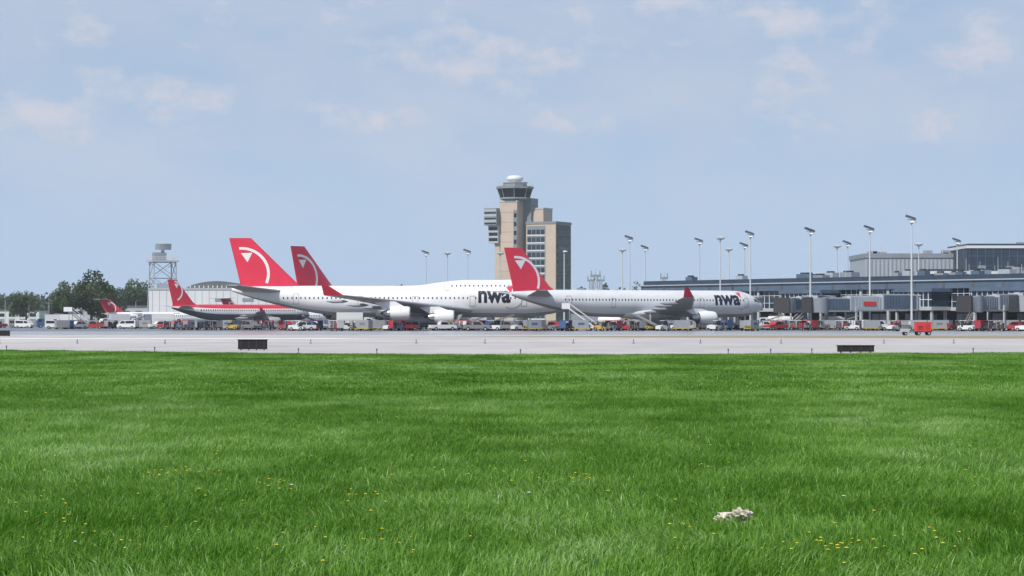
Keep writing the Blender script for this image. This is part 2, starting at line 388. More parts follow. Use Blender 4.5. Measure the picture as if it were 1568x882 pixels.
def airfoil(x0,c,t,n=9):
    xs_=[.5*(1-math.cos(math.pi*i/(n-1))) for i in range(n)]
    th=[5*t*(.2969*math.sqrt(x)-.126*x-.3516*x*x+.2843*x**3-.1015*x**4) for x in xs_]
    return [(x0-x*c,h*c) for x,h in zip(xs_,th)]+[(x0-x*c,-h*c) for x,h in list(zip(xs_,th))[-2:0:-1]]
def wing(mb,secs,side,mn):
    mb.loft([[(x,side*y,z+h) for x,h in airfoil(xl,c,t)] for (y,xl,c,z,t) in secs],mn)
def fin(mb,secs,mn): # z,xle,c,t
    mb.loft([[(x,h,z) for x,h in airfoil(xl,c,t)] for (z,xl,c,t) in secs],mn)
def finhalf(secs,x,z):
    Z=[s[0] for s in secs]; xl=np.interp(z,Z,[s[1] for s in secs]);c=np.interp(z,Z,[s[2] for s in secs]);t=np.interp(z,Z,[s[3] for s in secs])
    u=min(max((xl-x)/c,0),1); return c*5*t*(.2969*math.sqrt(u)-.126*u-.3516*u*u+.2843*u**3-.1015*u**4)
def engine(mb,x,y,z,r,L,side,body,wingz):
    y=side*y
    prof=[(0,.86),(-.04,.93),(-.15,1.),(-.45,1.02),(-.7,.94),(-.82,.86)]
    n=20
    def ring(px_,rr): return [(x+px_*L,y+rr*r*math.cos(2*math.pi*i/n),z+rr*r*math.sin(2*math.pi*i/n)) for i in range(n)]
    mb.loft([ring(a,b) for a,b in prof],body,False)
    mb.loft([ring(-.04,.93),ring(.0,.86),ring(-.05,.80)],'bare_metal',False)
    mb.loft([ring(-.05,.80),ring(-.22,.78)],'dark_metal',False); mb.loft([ring(-.22,.78),ring(-.221,.05)],'dark_metal',True)
    mb.loft([ring(-.12,.02),ring(-.21,.22)],'bare_metal',True)
    mb.loft([ring(-.82,.86),ring(-.8,.6)],'dark_metal',False)
    mb.loft([ring(-.7,.6),ring(-.95,.5),ring(-1.1,.36)],'bare_metal',True)
    mb.loft([ring(-1.08,.25),ring(-1.25,.04)],'dark_metal',True)
    mb.loft([[(x-.2*L,y-.12,z+r*.9),(x-.2*L,y+.12,z+r*.9),(x-1.05*L,y+.2,z+r*.5),(x-1.05*L,y-.2,z+r*.5)],
             [(x-.62*L,y-.15,wingz),(x-.62*L,y+.15,wingz),(x-1.5*L,y+.2,wingz),(x-1.5*L,y-.2,wingz)]],body,True,False)
def bogie(mb,x,y,ztop,axles,wr,sp):
    mb.cyl((x,y,wr),(x,y,ztop),.17,.22,'strut',10)
    mb.cyl((x-.1,y,wr+1),(x+1.6,y*.8,ztop),.09,.09,'strut',6)
    if axles>1: mb.cyl((x-wr*1.15*(axles-1),y,wr),(x+wr*1.15*(axles-1),y,wr),.13,.13,'strut',6)
    for a in range(axles):
        ax=x+(a-(axles-1)/2)*wr*2.35
        for s_ in (-1,1):
            mb.cyl((ax,y+s_*(sp-.2),wr),(ax,y+s_*(sp+.2),wr),wr,wr,'tyre',14); mb.cyl((ax,y+s_*(sp+.2),wr),(ax,y+s_*(sp+.22),wr),wr*.45,wr*.45,'strut',10)
def textmesh(txt,bold=.035):
    cu=bpy.data.curves.new('t','FONT'); cu.body=txt; cu.offset=bold; cu.resolution_u=3
    o=bpy.data.objects.new('t',cu); sc.collection.objects.link(o); dg=bpy.context.evaluated_depsgraph_get(); dg.update()
    me=bpy.data.meshes.new_from_object(o.evaluated_get(dg)); bpy.data.objects.remove(o)
    bm=bmesh.new(); bm.from_mesh(me); bmesh.ops.triangulate(bm,faces=bm.faces)
    zs=[v.co.y for v in bm.verts]; lo,hi=min(zs),max(zs)
    for i in range(1,14):
        c=lo+(hi-lo)*i/14; bmesh.ops.bisect_plane(bm,geom=bm.verts[:]+bm.edges[:]+bm.faces[:],plane_co=(0,c,0),plane_no=(0,1,0))
    vs=[(v.co.x,v.co.y) for v in bm.verts]; bm.verts.index_update(); fs=[tuple(v.index for v in f.verts) for f in bm.faces]; bm.free()
    return vs,fs
TV,TF=textmesh('nwa'); tx0=min(v[0] for v in TV);tx1=max(v[0] for v in TV);ty0=min(v[1] for v in TV);ty1=max(v[1] for v in TV)
def arcstrip(fn,cx,cz,rx,rz,a0,a1,wd,n=28):
    V=[];Fc=[]
    for i in range(n+1):
        a=math.radians(a0+(a1-a0)*i/n)
        for rr in (1,1-wd): 
            x=cx+rx*rr*math.cos(a);z=cz+rz*rr*math.sin(a); V.append((x,fn(x,z),z))
    for i in range(n): Fc.append((2*i,2*i+1,2*i+3,2*i+2))
    return V,Fc
def tri_fan(fn,pts,n=4):
    (a,b,c)=pts;V=[];Fc=[];idx={}
    for i in range(n+1):
        for j in range(n+1-i):
            u=i/n;v=j/n;x=a[0]+(b[0]-a[0])*u+(c[0]-a[0])*v;z=a[1]+(b[1]-a[1])*u+(c[1]-a[1])*v
            idx[(i,j)]=len(V);V.append((x,fn(x,z),z))
    for i in range(n):
        for j in range(n-i):
            Fc.append((idx[i,j],idx[i+1,j],idx[i,j+1]))
            if j<n-i-1: Fc.append((idx[i+1,j],idx[i+1,j+1],idx[i,j+1]))
    return V,Fc
def airliner(name,loc,heading,S):
    root=empty(name,loc,heading)
    fu=Fus(S['st']); mb=MB(); nn=36
    R=fu.rings(nn)
    mb.loft(R,S['skin'],True,True,matf=S.get('matf') or (lambda k,i,n:S['skin'] if math.sin(2*math.pi*(i+.5)/n)>-.80 else 'belly_grey'))
    fx0,fx1,fz,fw,fh=S['fair']
    rr=[]
    for k in range(9):
        t=k/8; s_=math.sin(math.pi*t)**.45; rr.append([(fx0+(fx1-fx0)*t,fw*max(s_,.05)*math.cos(a),fz+fh*max(s_,.05)*math.sin(a)) for a in [2*math.pi*i/20 for i in range(20)]])
    mb.loft(rr,S['skin'],True)
    mb.obj('fuselage',root)
    mb=MB(); mg=MB()
    for side in (-1,1):
        wing(mb,S['wing'],side,'wing_grey')
        if 'winglet' in S:
            y,xl,c,z,hgt,out=S['winglet']; 
            mg.loft([[(x,side*(y-.02+h),z) for x,h in airfoil(xl,c,.07)],[(x,side*(y+out+h),z+hgt) for x,h in airfoil(xl-c*.75,c*.35,.07)]],S.get('wlmat','red_paint'))
        for (fy,fx,fzz) in S['tracks']:
            mb.loft([[(fx+a,side*fy+r_*math.cos(t),fzz-.25+r_*1.3*math.sin(t)) for t in [2*math.pi*i/8 for i in range(8)]] for a,r_ in ((0,.05),(-1,.25),(-3,.28),(-4.4,.05))],'wing_grey')
    mb.obj('wings',root)
    if mg.v: mg.obj('winglets',root)
    mb=MB()
    for side in (-1,1): wing(mb,S['stab'],side,'wing_grey')
    mb.obj('horizontal_stabilizers',root)
    mb=MB(); fin(mb,S['fin'],S['finmat']); FS=S['fin']
    for side in (-1,1):
        fn=lambda x,z:side*(finhalf(FS,x,z)+.04)
        cx,cz,rx,rz,a0,a1,wd=S['arc']; V,Fc=arcstrip(fn,cx,cz,rx,rz,a0,a1,wd); mb.add(V,Fc,'decal_white')
        V,Fc=tri_fan(fn,S['tri']); mb.add(V,Fc,'decal_white')
    mb.obj('tail_fin',root)
    mb=MB()
    for side in (-1,1):
        for e in S['eng']: engine(mb,*e[:5],side,S.get('engmat','white_paint'),e[5])
    mb.obj('engines',root)
    mb=MB()
    for g in S['gear']: bogie(mb,*g)
    mb.obj('landing_gear',root)
    mb=MB()
    for side in (-1,1):
        for (x0,x1,z,st_) in S['windows']:
            x=x0
            while x>x1:
                dquad(mb,fu,x,x-.26,z,z+.40,'window_dark',side,.02,1); x-=st_
        for (dx,dz,dw,dh) in S['doors']:
            for (a,b,c,d) in ((dx,dx-.09,dz,dz+dh),(dx-dw,dx-dw-.09,dz,dz+dh),(dx,dx-dw-.09,dz+dh,dz+dh+.09),(dx,dx-dw-.09,dz-.09,dz)): dquad(mb,fu,a,b,c,d,'seam',side,.022)
        for (x0,x1,z0,z1) in S['cockpit']: dquad(mb,fu,x0,x1,z0,z1,'window_dark',side,.03,2)
    mb.obj('windows_and_doors',root)
    if 'text' in S:
        mb=MB(); x0,x1,z0,z1=S['text']
        for side in (-1,1):
            sv=[]
            for (a,b) in TV:
                u=(a-tx0)/(tx1-tx0); u=u if side<0 else 1-u
                sv.append((x0+(x1-x0)*u,z0+(z1-z0)*(b-ty0)/(ty1-ty0)))
            decal(mb,fu,sv,TF,'decal_navy',side,.03)
            fn=lambda x,z:side*(fu.y(x,z)+.035)
            cx,cz,r_=S['ring']; V,Fc=arcstrip(fn,cx,cz,r_,r_,-120,120,.07); mb.add(V,Fc,'decal_ring')
            V,Fc=tri_fan(fn,[(cx-r_*.45,cz+r_*.8),(cx+r_*.15,cz+r_*.95),(cx-r_*.05,cz+r_*.3)]); mb.add(V,Fc,'red_paint')
        mb.obj('airline_lettering',root)
    return root
S747=dict(skin='white_paint',finmat='red_paint',
 st=[(0,5.2,.03,.03,0),(-.5,5.22,.85,.85,0),(-2,5.5,1.7,1.85,0),(-4,6.0,2.45,2.75,.05),(-6.5,6.4,2.95,3.6,.15),(-9,6.65,3.2,4.0,.25),(-14,6.65,3.25,3.95,.27),(-22,6.65,3.25,3.9,.27),(-27,6.4,3.25,3.62,.15),(-31,6.15,3.25,3.32,.02),(-40,6.1,3.25,3.25,0),(-47,6.15,3.22,3.2,0),(-53,6.5,2.9,2.85,0),(-59,7.1,2.25,2.2,0),(-65,7.85,1.35,1.4,0),(-68.5,8.3,.7,.75,0),(-70.2,8.5,.3,.35,0)],
 fair=(-18,-43,3.9,3.4,1.5),
 wing=[(0,-18,18,4.0,.12),(3.2,-20,16.5,4.2,.12),(12,-28.6,10.5,5.2,.10),(22,-37.4,7,6.2,.09),(31.2,-45.5,4.2,7.0,.08)],
 winglet=(31.2,-45.6,4.0,7.0,1.9,.9), tracks=[(7,-35,4.2),(14.5,-38,4.9),(19,-41,5.4),(25,-45,6.1)],
 stab=[(0,-58.5,9.5,8.1,.09),(1.5,-59.5,8.6,8.2,.09),(11,-68,3,9.3,.08)],
 fin=[(8.0,-54.0,14.5,.09),(9.6,-56.2,12.2,.09),(19.4,-66.2,4.6,.08)],
 arc=(-68.2,11.9,6.0,5.6,-22,95,.10), tri=[(-68.3,16.2),(-65.9,16.3),(-66.9,14.3)],
 eng=[(-23.5,11.7,2.75,1.45,5.0,4.9),(-32.5,21,3.5,1.4,5.0,5.9)],
 gear=[(-8,0,3.2,1,.6,.45),(-33,5.5,4.5,2,.62,.55),(-33,-5.5,4.5,2,.62,.55),(-36.3,1.9,4,2,.62,.55),(-36.3,-1.9,4,2,.62,.55)],
 windows=[(-5,-19.5,6.55,.92),(-20.5,-60,6.55,.92),(-7.2,-24,9.15,.92)],
 doors=[(-8.2,5.1,1.1,2.),(-19,5.1,1.1,2.),(-31,5.1,1.1,2.),(-42.5,5.1,1.1,2.),(-56,5.6,1.1,2.)],
 cockpit=[(-4.0,-4.7,8.45,8.95),(-4.8,-5.6,8.75,9.2),(-5.7,-6.4,8.85,9.3)],
 text=(-18.4,-11.6,5.7,8.3),ring=(-11.4,7.0,2.5))
S747['doors']+= [(-24.5,8.4,.9,1.5)]
a747=math.radians(2)
airliner('jumbo_jet_airliner',(PX(865,518),518,0),a747,S747)
h2=math.radians(50)
tx_,ty_=PX(446,570),570
airliner('jumbo_jet_airliner',(tx_+70.5*math.cos(h2),ty_+70.5*math.sin(h2),0),h2,S747)
A330=dict(skin='silver_paint',finmat='red_paint',
 st=[(0,4.95,.03,.03,0),(-.5,5.0,.72,.72,0),(-1.5,5.15,1.3,1.3,0),(-3,5.35,1.95,2.0,0),(-5,5.52,2.5,2.55,0),(-7.5,5.6,2.82,2.82,0),(-25,5.6,2.82,2.82,0),(-42,5.6,2.82,2.82,0),(-48,5.85,2.55,2.55,0),(-54,6.4,1.95,1.95,0),(-59,6.95,1.25,1.25,0),(-62.5,7.35,.6,.62,0),(-63.7,7.5,.28,.3,0)],
 fair=(-19,-39,3.5,3.2,1.4),
 wing=[(0,-18.5,14,3.6,.12),(2.8,-20.5,12.5,3.8,.12),(9.5,-25,7.8,4.6,.11),(29,-38.6,2.7,6.6,.09)],
 winglet=(29,-38.6,2.6,6.6,2.0,.8), tracks=[(6.5,-31,4.0),(12,-33,4.6),(17.5,-36,5.2),(22.5,-38,5.7)],
 stab=[(0,-53.5,7,7.0,.09),(1.2,-54.5,6,7.1,.09),(9.7,-61,2.4,8.1,.08)],
 fin=[(7.2,-51.6,11.5,.10),(9.2,-54.6,8.8,.10),(16.9,-61.2,4.2,.09)],
 arc=(-62.6,10.2,5.6,5.0,-20,95,.10), tri=[(-62.9,14.3),(-60.4,14.4),(-61.5,12.5)],
 eng=[(-19.5,9.4,2.6,1.4,5.4,4.5)],
 gear=[(-6.6,0,3.4,1,.52,.4),(-33,5.3,4,2,.68,.6),(-33,-5.3,4,2,.68,.6)],
 windows=[(-7,-52,6.15,.80)],
 doors=[(-5.6,4.8,1.05,1.95),(-17.5,4.8,1.05,1.95),(-40,4.8,.9,1.8),(-50.5,5.1,1.05,1.95)],
 cockpit=[(-1.55,-2.2,5.85,6.3),(-2.25,-2.9,6.0,6.6),(-2.95,-3.6,6.1,6.75)],
 text=(-14.6,-8.0,5.3,7.5),ring=(-7.6,6.3,1.9))
h3=math.radians(31)
airliner('twin_engine_airliner',(54.4,532,0),h3,A330)
def oldm(k,i,n):
    s_=math.sin(2*math.pi*(i+.5)/n)
    return 'old_red' if s_>.45 else ('decal_white' if s_>.25 else ('silver_paint' if s_>-.1 else 'old_grey'))
def scale_st(st,L0,L1,dz,r0,r1,z0,z1):
    return [(x*L1/L0,z1+(z-z0)*r1/r0*1.0,a*r1/r0,b*r1/r0,p) for x,z,a,b,p in st]
A320=dict(skin='silver_paint',finmat='old_red',matf=oldm,engmat='belly_grey',
 st=scale_st(A330['st'],63.7,37.6,0,2.82,2.0,5.6,3.9),
 fair=(-11,-22,2.5,2.2,1.0),
 wing=[(0,-11,9,2.6,.12),(2,-12.5,7.2,2.8,.12),(6.5,-15.4,4.6,3.3,.11),(17,-21.5,1.6,4.2,.09)],
 winglet=(17,-21.5,1.4,4.2,.9,.15),wlmat='old_red', tracks=[(4.5,-18.5,2.8),(9,-19.5,3.4),(12.5,-20.5,3.8)],
 stab=[(0,-31.5,4.6,4.9,.09),(.8,-32,4.1,5,.09),(6.2,-36,1.6,5.6,.08)],
 fin=[(5.0,-29.6,7.6,.10),(6.4,-31.8,5.5,.10),(11.8,-36.2,2.4,.09)],
 arc=(-37.2,9.0,2.6,2.6,-60,80,.14), tri=[(-36.9,10.8),(-35.7,10.8),(-36.2,9.7)],
 eng=[(-11.5,5.75,1.75,1.1,4.0,3.2)],
 gear=[(-5,0,2.2,1,.38,.3),(-17.8,3.8,2.8,1,.57,.45),(-17.8,-3.8,2.8,1,.57,.45)],
 windows=[(-5,-30.5,4.3,.6)],doors=[(-4.3,3.4,.85,1.8),(-30.5,3.6,.85,1.8)],cockpit=[(-1.2,-2.6,4.2,4.7)])
h4=math.radians(34)
tX=PX(262,583)
airliner('narrow_body_airliner',(tX+37.6*math.cos(h4),583+37.6*math.sin(h4),0),h4,A320)
DC=dict(skin='white_paint',finmat='old_red',engmat='white_paint',
 st=scale_st(A330['st'],63.7,36.0,0,2.82,1.7,5.6,2.9),
 fair=(-13,-22,1.9,1.8,.8),
 wing=[(0,-14,6.5,2.0,.12),(1.7,-15,5.6,2.1,.12),(14.2,-21,1.5,3.0,.09)], tracks=[(4.5,-19,2.2),(9,-20.5,2.6)],
 stab=[(0,-34.8,3,8.3,.09),(1,-35,2.8,8.3,.09),(5.6,-37,1.3,8.4,.08)],
 fin=[(4.0,-29.2,6.0,.10),(5.0,-30.6,5.4,.10),(8.3,-34.3,3.4,.09)],
 arc=(-34.5,5.6,2.0,2.0,-60,80,.16), tri=[(-35.2,7.4),(-34.2,7.4),(-34.6,6.4)],
 eng=[(-27,2.5,3.4,.75,3.6,3.6)],
 gear=[(-3,0,1.8,1,.33,.25),(-19,2.5,2,1,.5,.35),(-19,-2.5,2,1,.5,.35)],
 windows=[(-4,-27,3.25,.6)],doors=[(-3.4,2.4,.85,1.8)],cockpit=[(-1.2,-2.4,3.2,3.6)])
h5=math.radians(25)
airliner('t_tail_airliner',(PX(160,727)+36*math.cos(h5),727+36*math.sin(h5),0),h5,DC)
h5=math.radians(40)
airliner('t_tail_airliner',(PX(345,700)+36*math.cos(h5),700+36*math.sin(h5),0),h5,DC)

# ---------------------------------------------------------------- control tower
th=math.radians(-25); TY=1000; TX=PX(784,TY)
tower=empty('air_traffic_control_tower',(TX,TY,0),th)
def tl(wx,wy): c,s_=math.cos(-th),math.sin(-th); return (c*wx-s_*wy, s_*wx+c*wy)
mb=MB(); wb=MB()
def tbox(wx,wy,w_,d_,z0,z1,mn,mbb=None,sidemat=None):
    cx,cy_=tl(wx,wy); (mbb or mb).box(cx-w_/2,cx+w_/2,cy_-d_/2,cy_+d_/2,z0,z1,mn); return cx-w_/2,cx+w_/2,cy_-d_/2,cy_+d_/2
x0,x1,y0,y1=tbox(.3,0,8,8.6,0,50.8,'beige_concrete')
for z in range(6,50,4): wb.box(x0-.02,x1+.02,y0-.03,y0-.01,z,z+.12,'tower_grey')
wb.box(x0+6.3,x1+.03,y0-.06,y0-.002,0,47,'tower_grey')
for z in np.arange(8,46,3.6): wb.box(x0+6.6,x1-.3,y0-.12,y0-.061,z,z+1.7,'glass_dark')
wb.box(x0-.15,x1+.15,y0-.15,y1+.15,50.2,50.9,'panel_lightgrey')
x0,x1,y0,y1=tbox(10.6,4,9,9,0,48,'beige_concrete'); wb.box(x0-.15,x1+.15,y0-.15,y1+.15,47.5,48.1,'panel_lightgrey')
x0,x1,y0,y1=tbox(6.5,3,6,7,0,52,'tower_grey')
x0,x1,y0,y1=tbox(15,2,13.2,15.4,0,42,'beige_concrete')
wb.box(x0+.5,x0+8.5,y0-.25,y0-.002,2,40.5,'tower_grey')
for z in np.arange(3,40,3.1):
    for k in range(4): wb.box(x0+.8+k*1.95,x0+2.4+k*1.95,y0-.32,y0-.252,z,z+1.9,'glass_blue')
    wb.box(x0+.5,x0+8.5,y0-.36,y0-.255,z-.62,z-.15,'frame_white')
wb.box(x1+.003,x1+.2,y0+.8,y1-.8,1,41,'tower_dark')  # side turned from the sun: its shade painted on as a dark panel
for z in np.arange(3,40,3.1):
    wb.box(x1+.201,x1+.3,y0+1.2,y1-1.2,z,z+1.7,'glass_dark'); wb.box(x1+.202,x1+.36,y0+1,y1-1,z-.5,z-.2,'tower_grey')
wb.box(x0-.2,x1+.2,y0-.2,y1+.2,41.3,42.3,'tower_grey')
x0,x1,y0,y1=tbox(-7.3,-.5,5.6,7.5,40.8,47.8,'tower_grey')
for z in (42.0,44.4,46.4): wb.box(x0-.05,x1,y0-.08,y0-.01,z,z+.9,'frame_grey'); 
for z in (41.3,43.3,45.6): wb.box(x0+.3,x1-.2,y0-.1,y0-.012,z,z+.55,'glass_dark')
x0,x1,y0,y1=tbox(-6.4,0,4.4,6.2,33.6,40.8,'panel_lightgrey')
for z in (34.4,36.6,38.8): wb.box(x0+.3,x1-.2,y0-.08,y0-.01,z,z+1.3,'glass_dark')
x0,x1,y0,y1=tbox(-5.0,0,2.2,5,0,33.6,'beige_concrete')
cx,cy_=tl(1.2,0)
def octr(r,z): return [(cx+r*math.cos(math.pi/8+i*math.pi/4),cy_+r*math.sin(math.pi/8+i*math.pi/4),z) for i in range(8)]
mb.loft([octr(5.0,50.9),octr(5.8,51.6)],'tower_grey',True,False)
mb.loft([octr(6.3,51.6),octr(6.3,52.2)],'panel_grey',True,False)
mb.loft([octr(6.0,52.2),octr(7.1,55.8)],'glass_dark',True,False)
mb.loft([octr(7.7,55.8),octr(7.7,56.7)],'tower_grey',True,False)
mb.loft([octr(5.0,56.7),octr(4.8,58.2)],'tower_grey',True,False)
mb.loft([octr(5.3,58.2),octr(5.3,58.5)],'panel_lightgrey',True,False)
for i in range(8):
    a=math.pi/8+i*math.pi/4; c_,s_=math.cos(a),math.sin(a)
    wb.cyl((cx+6.05*c_,cy_+6.05*s_,52.2),(cx+7.15*c_,cy_+7.15*s_,55.8),.16,.16,'panel_grey',6)
    b=a+math.pi/4; wb.cyl((cx+7.6*c_,cy_+7.6*s_,57.5),(cx+7.6*math.cos(b),cy_+7.6*math.sin(b),57.5),.06,.06,'frame_white',5)
    wb.cyl((cx+7.6*c_,cy_+7.6*s_,56.7),(cx+7.6*c_,cy_+7.6*s_,57.5),.06,.06,'frame_white',5)
    wb.cyl((cx+5*c_,cy_+5*s_,58.5),(cx+5*c_,cy_+5*s_,59.5),.07,.07,'frame_white',5)
prof=[(2.6,58.5),(2.6,59.2),(3.4,59.3),(3.4,60.2),(2.9,60.9),(1.6,61.3),(.1,61.4)]
wb.loft([[(cx+r*math.cos(2*math.pi*i/16),cy_+r*math.sin(2*math.pi*i/16),z) for i in range(16)] for r,z in prof],'hangar_white')
for (dx,h_) in ((-6.8,61),(7.1,61.5),(4.2,60.5)): wb.cyl((cx+dx,cy_,56.7),(cx+dx,cy_,h_),.09,.06,'frame_white',5)
mb.obj('shaft_and_cab',tower); wb.obj('windows_and_trim',tower)

# ---------------------------------------------------------------- radar tower
RY=900
rt=empty('radar_tower',(PX(249,RY),RY,0),math.radians(20)); mb=MB()
def lattice(mb,w0,w1,h,n,mn,r=.14):
    L=[]
    for k in range(n+1):
        t=k/n; w_=(w0+(w1-w0)*t)/2; L.append([(-w_,-w_,h*t),(w_,-w_,h*t),(w_,w_,h*t),(-w_,w_,h*t)])
    for k in range(n):
        for i in range(4):
            j=(i+1)%4
            mb.cyl(L[k][i],L[k+1][i],r*1.3,r*1.3,mn,6,False); mb.cyl(L[k][i],L[k+1][j],r*.7,r*.7,mn,5,False); mb.cyl(L[k][j],L[k+1][i],r*.7,r*.7,mn,5,False); mb.cyl(L[k+1][i],L[k+1][j],r*.8,r*.8,mn,5,False)
lattice(mb,9.5,8,23.5,4,'frame_grey',.18)
mb.box(-5,5,-5,5,23.5,24.1,'panel_lightgrey')
for s_ in (-1,1):
    for z in (24.8,25.4): mb.cyl((-5,s_*5,z),(5,s_*5,z),.06,.06,'frame_white',5); mb.cyl((s_*5,-5,z),(s_*5,5,z),.06,.06,'frame_white',5)
    for x in np.arange(-5,5.1,1.25): mb.cyl((x,s_*5,24.1),(x,s_*5,25.4),.05,.05,'frame_white',5)
mb.box(-3.5,1,-2,2.2,24.1,27,'panel_grey'); mb.cyl((0,0,24.1),(0,0,28.2),.8,.6,'panel_grey',10)
V=[];
for i in range(9):
    for j in range(4):
        a=-1.0+2.0*i/8; V.append((3.6*math.sin(a),-1.2+1.6*(1-math.cos(a))-(j*.25),28+j*.75))
mb.add(V,[(i*4+j,i*4+j+1,(i+1)*4+j+1,(i+1)*4+j) for i in range(8) for j in range(3)],'panel_lightgrey')
mb.box(-1.4,1.4,-.4,.9,28,30.6,'hangar_white',.3,.2); mb.cyl((4.6,4.6,24),(4.6,4.6,30),.07,.05,'frame_white',5)
mb.obj('lattice_and_antenna',rt)
for (px,py,Yv,w_) in ((912,412,1150,4),(1017,416,1100,3),(905,420,1150,3),(920,420,1150,3)):
    mb=MB(); h_=HZ(py,Yv); lattice(mb,w_,w_*.4,h_*.86,9,'galv',.12); mb.box(-w_*.6,w_*.6,-.5,.5,h_*.86,h_*.9,'panel_grey'); mb.cyl((0,0,h_*.9),(0,0,h_),.12,.06,'galv',5)
    for s_ in(-1,1): mb.cyl((s_*w_*.5,0,h_*.9),(s_*w_*.5,0,h_*.97),.3,.3,'galv',6)
    mb.obj('antenna_mast',None,(PX(px,Yv),Yv,0))

# ---------------------------------------------------------------- hangar + background buildings
HY=760
hg=empty('aircraft_hangar',(0,HY,0)); mb=MB()
xa,xb=PX(228,HY),PX(455,HY)
mb.box(xa,xb,0,40,0,11.6,'hangar_white'); mb.box(xa-.2,xb+.2,-.2,40.2,11.6,12.1,'panel_lightgrey')
for x in np.arange(xa+1,xb,2.2): mb.box(x,x+.12,-.08,-.005,0,11.5,'panel_lightgrey')
for x in np.arange(xa+3,xb-6,8.5):
    mb.box(x,x+4.5,-.14,-.085,0,4.5,'tower_grey')
    if x>xa+18: mb.box(x+.5,x+4.,-.13,-.085,8.0,9.0,'panel_grey')
xr0,xr1=PX(285,HY),PX(378,HY); n=14
prof=[(xr0,12.1)]+[(xr0+(xr1-xr0)*i/n,12.3+2.0*math.sin(math.pi*i/n)**.7) for i in range(n+1)]+[(xr1,12.1)]
mb.prism(prof,1,38,'roof_grey')
for i in range(0,13): 
    x=xr0+1+i*(xr1-xr0-2)/12; mb.box(x,x+.3,.88,.99,12.2,12.9,'frame_white')
mb.box(xa+2,xa+6,3,8,12.1,13.6,'panel_grey'); mb.box(xb-9,xb-4,3,8,12.1,13.9,'panel_grey')
mb.obj('walls_and_roof',hg)
def shed(name,px0,px1,py,Yv,mn,depth=20):
    r=empty(name,(0,Yv,0)); mb=MB(); a,b=PX(px0,Yv),PX(px1,Yv); h_=HZ(py,Yv)
    mb.box(a,b,0,depth,0,h_-.5,mn); mb.box(a-.3,b+.3,-.3,depth+.3,h_-.5,h_,'roof_grey')
    for x in np.arange(a+1.5,b-3,4.5):
        mb.box(x,x+2.6,-.08,-.005,h_*.55,h_*.55+1.4,'glass_dark'); mb.box(x,x+2.6,-.07,-.005,0,2.8,'panel_grey')
    mb.box(a+2,a+4.5,3,6,h_,h_+1.4,'panel_grey'); mb.obj('walls_and_roof',r)
shed('cargo_building',600,745,445,880,'panel_lightgrey'); shed('office_building',875,985,447,820,'panel_grey'); shed('cargo_building',-40,60,474,1050,'hangar_white'); shed('cargo_building',110,230,468,930,'panel_lightgrey')

# ---------------------------------------------------------------- terminal concourse
A=(34,635); thb=math.atan2(-107,76); L=200; D=34
con=empty('terminal_concourse',(A[0],A[1],0),thb); mb=MB(); gl=MB()
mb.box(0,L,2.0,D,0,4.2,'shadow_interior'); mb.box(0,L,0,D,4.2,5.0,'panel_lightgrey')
gl.box(.3,L-.3,.6,D-.3,5.0,9.2,'glass_blue')
mb.box(-.3,L+.3,-.4,D+.3,9.2,10.9,'panel_bluegrey'); mb.box(-.6,L+.6,-.8,D+.6,10.9,11.15,'frame_grey'); mb.box(-.1,L+.1,.2,D,11.15,12.2,'panel_navy')
x=0; k=0
while x<L:
    mb.box(x,x+.14,.45,.62,5.0,9.2,'frame_white')
    if k%5==0: mb.box(x-.25,x+.45,-.05,.44,0,9.2,'panel_lightgrey'); mb.box(x-.3,x+.5,-.46,-.401,9.25,10.85,'tower_dark')
    if k%5 in (1,2) and k%3: mb.box(x+.2,x+3.0,1.9,1.98,0.1,3.6,'panel_grey')
    if k%7==3: mb.box(x+.2,x+1.4,1.86,1.98,0.1,2.4,'veh_blue')
    x+=1.8;k+=1
for z in (6.2,8.0): mb.box(0,L,.43,.58,z,z+.10,'frame_white')
for i in range(26):
    x=random.uniform(3,L-8); y_=random.uniform(5,24); w_=random.uniform(1.5,5); h_=random.uniform(.6,1.9)
    mb.box(x,x+w_,y_,y_+w_*.7,12.2,12.2+h_,random.choice(['panel_grey','frame_grey','panel_bluegrey'])); mb.box(x+w_*.2,x+w_*.7,y_+w_*.1,y_+w_*.5,12.2+h_,12.6+h_,'dark_metal')
for i in range(14):
    x=random.uniform(3,L-5); mb.cyl((x,3,12.2),(x,3,random.uniform(14,16.5)),.06,.04,'mast_steel',5)
for (x,w_) in ((60,14),(98,12),(122,22),(160,12)):
    mb.box(x,x+w_,-6,-.1,4.3,5.1,'panel_lightgrey'); gl.box(x+.2,x+w_-.2,-5.8,-.2,5.1,8.4,'glass_blue'); mb.box(x-.3,x+w_+.3,-6.3,-.1,8.4,9.19,'panel_bluegrey')
    for q in np.arange(x,x+w_,1.55): mb.box(q,q+.16,-5.95,-5.79,5.1,8.4,'frame_white')
    for q in np.arange(-6,-.2,1.5): mb.box(x+.02,x+.19,q,q+.14,5.1,8.4,'frame_white')
    mb.box(x,x+w_,-5.92,-5.81,6.6,6.75,'frame_white')
    for q in (x+.3,x+w_-.8): mb.box(q,q+.5,-5.6,-5.1,0,4.3,'panel_lightgrey')
mb.obj('structure',con); gl.obj('glazing',con)
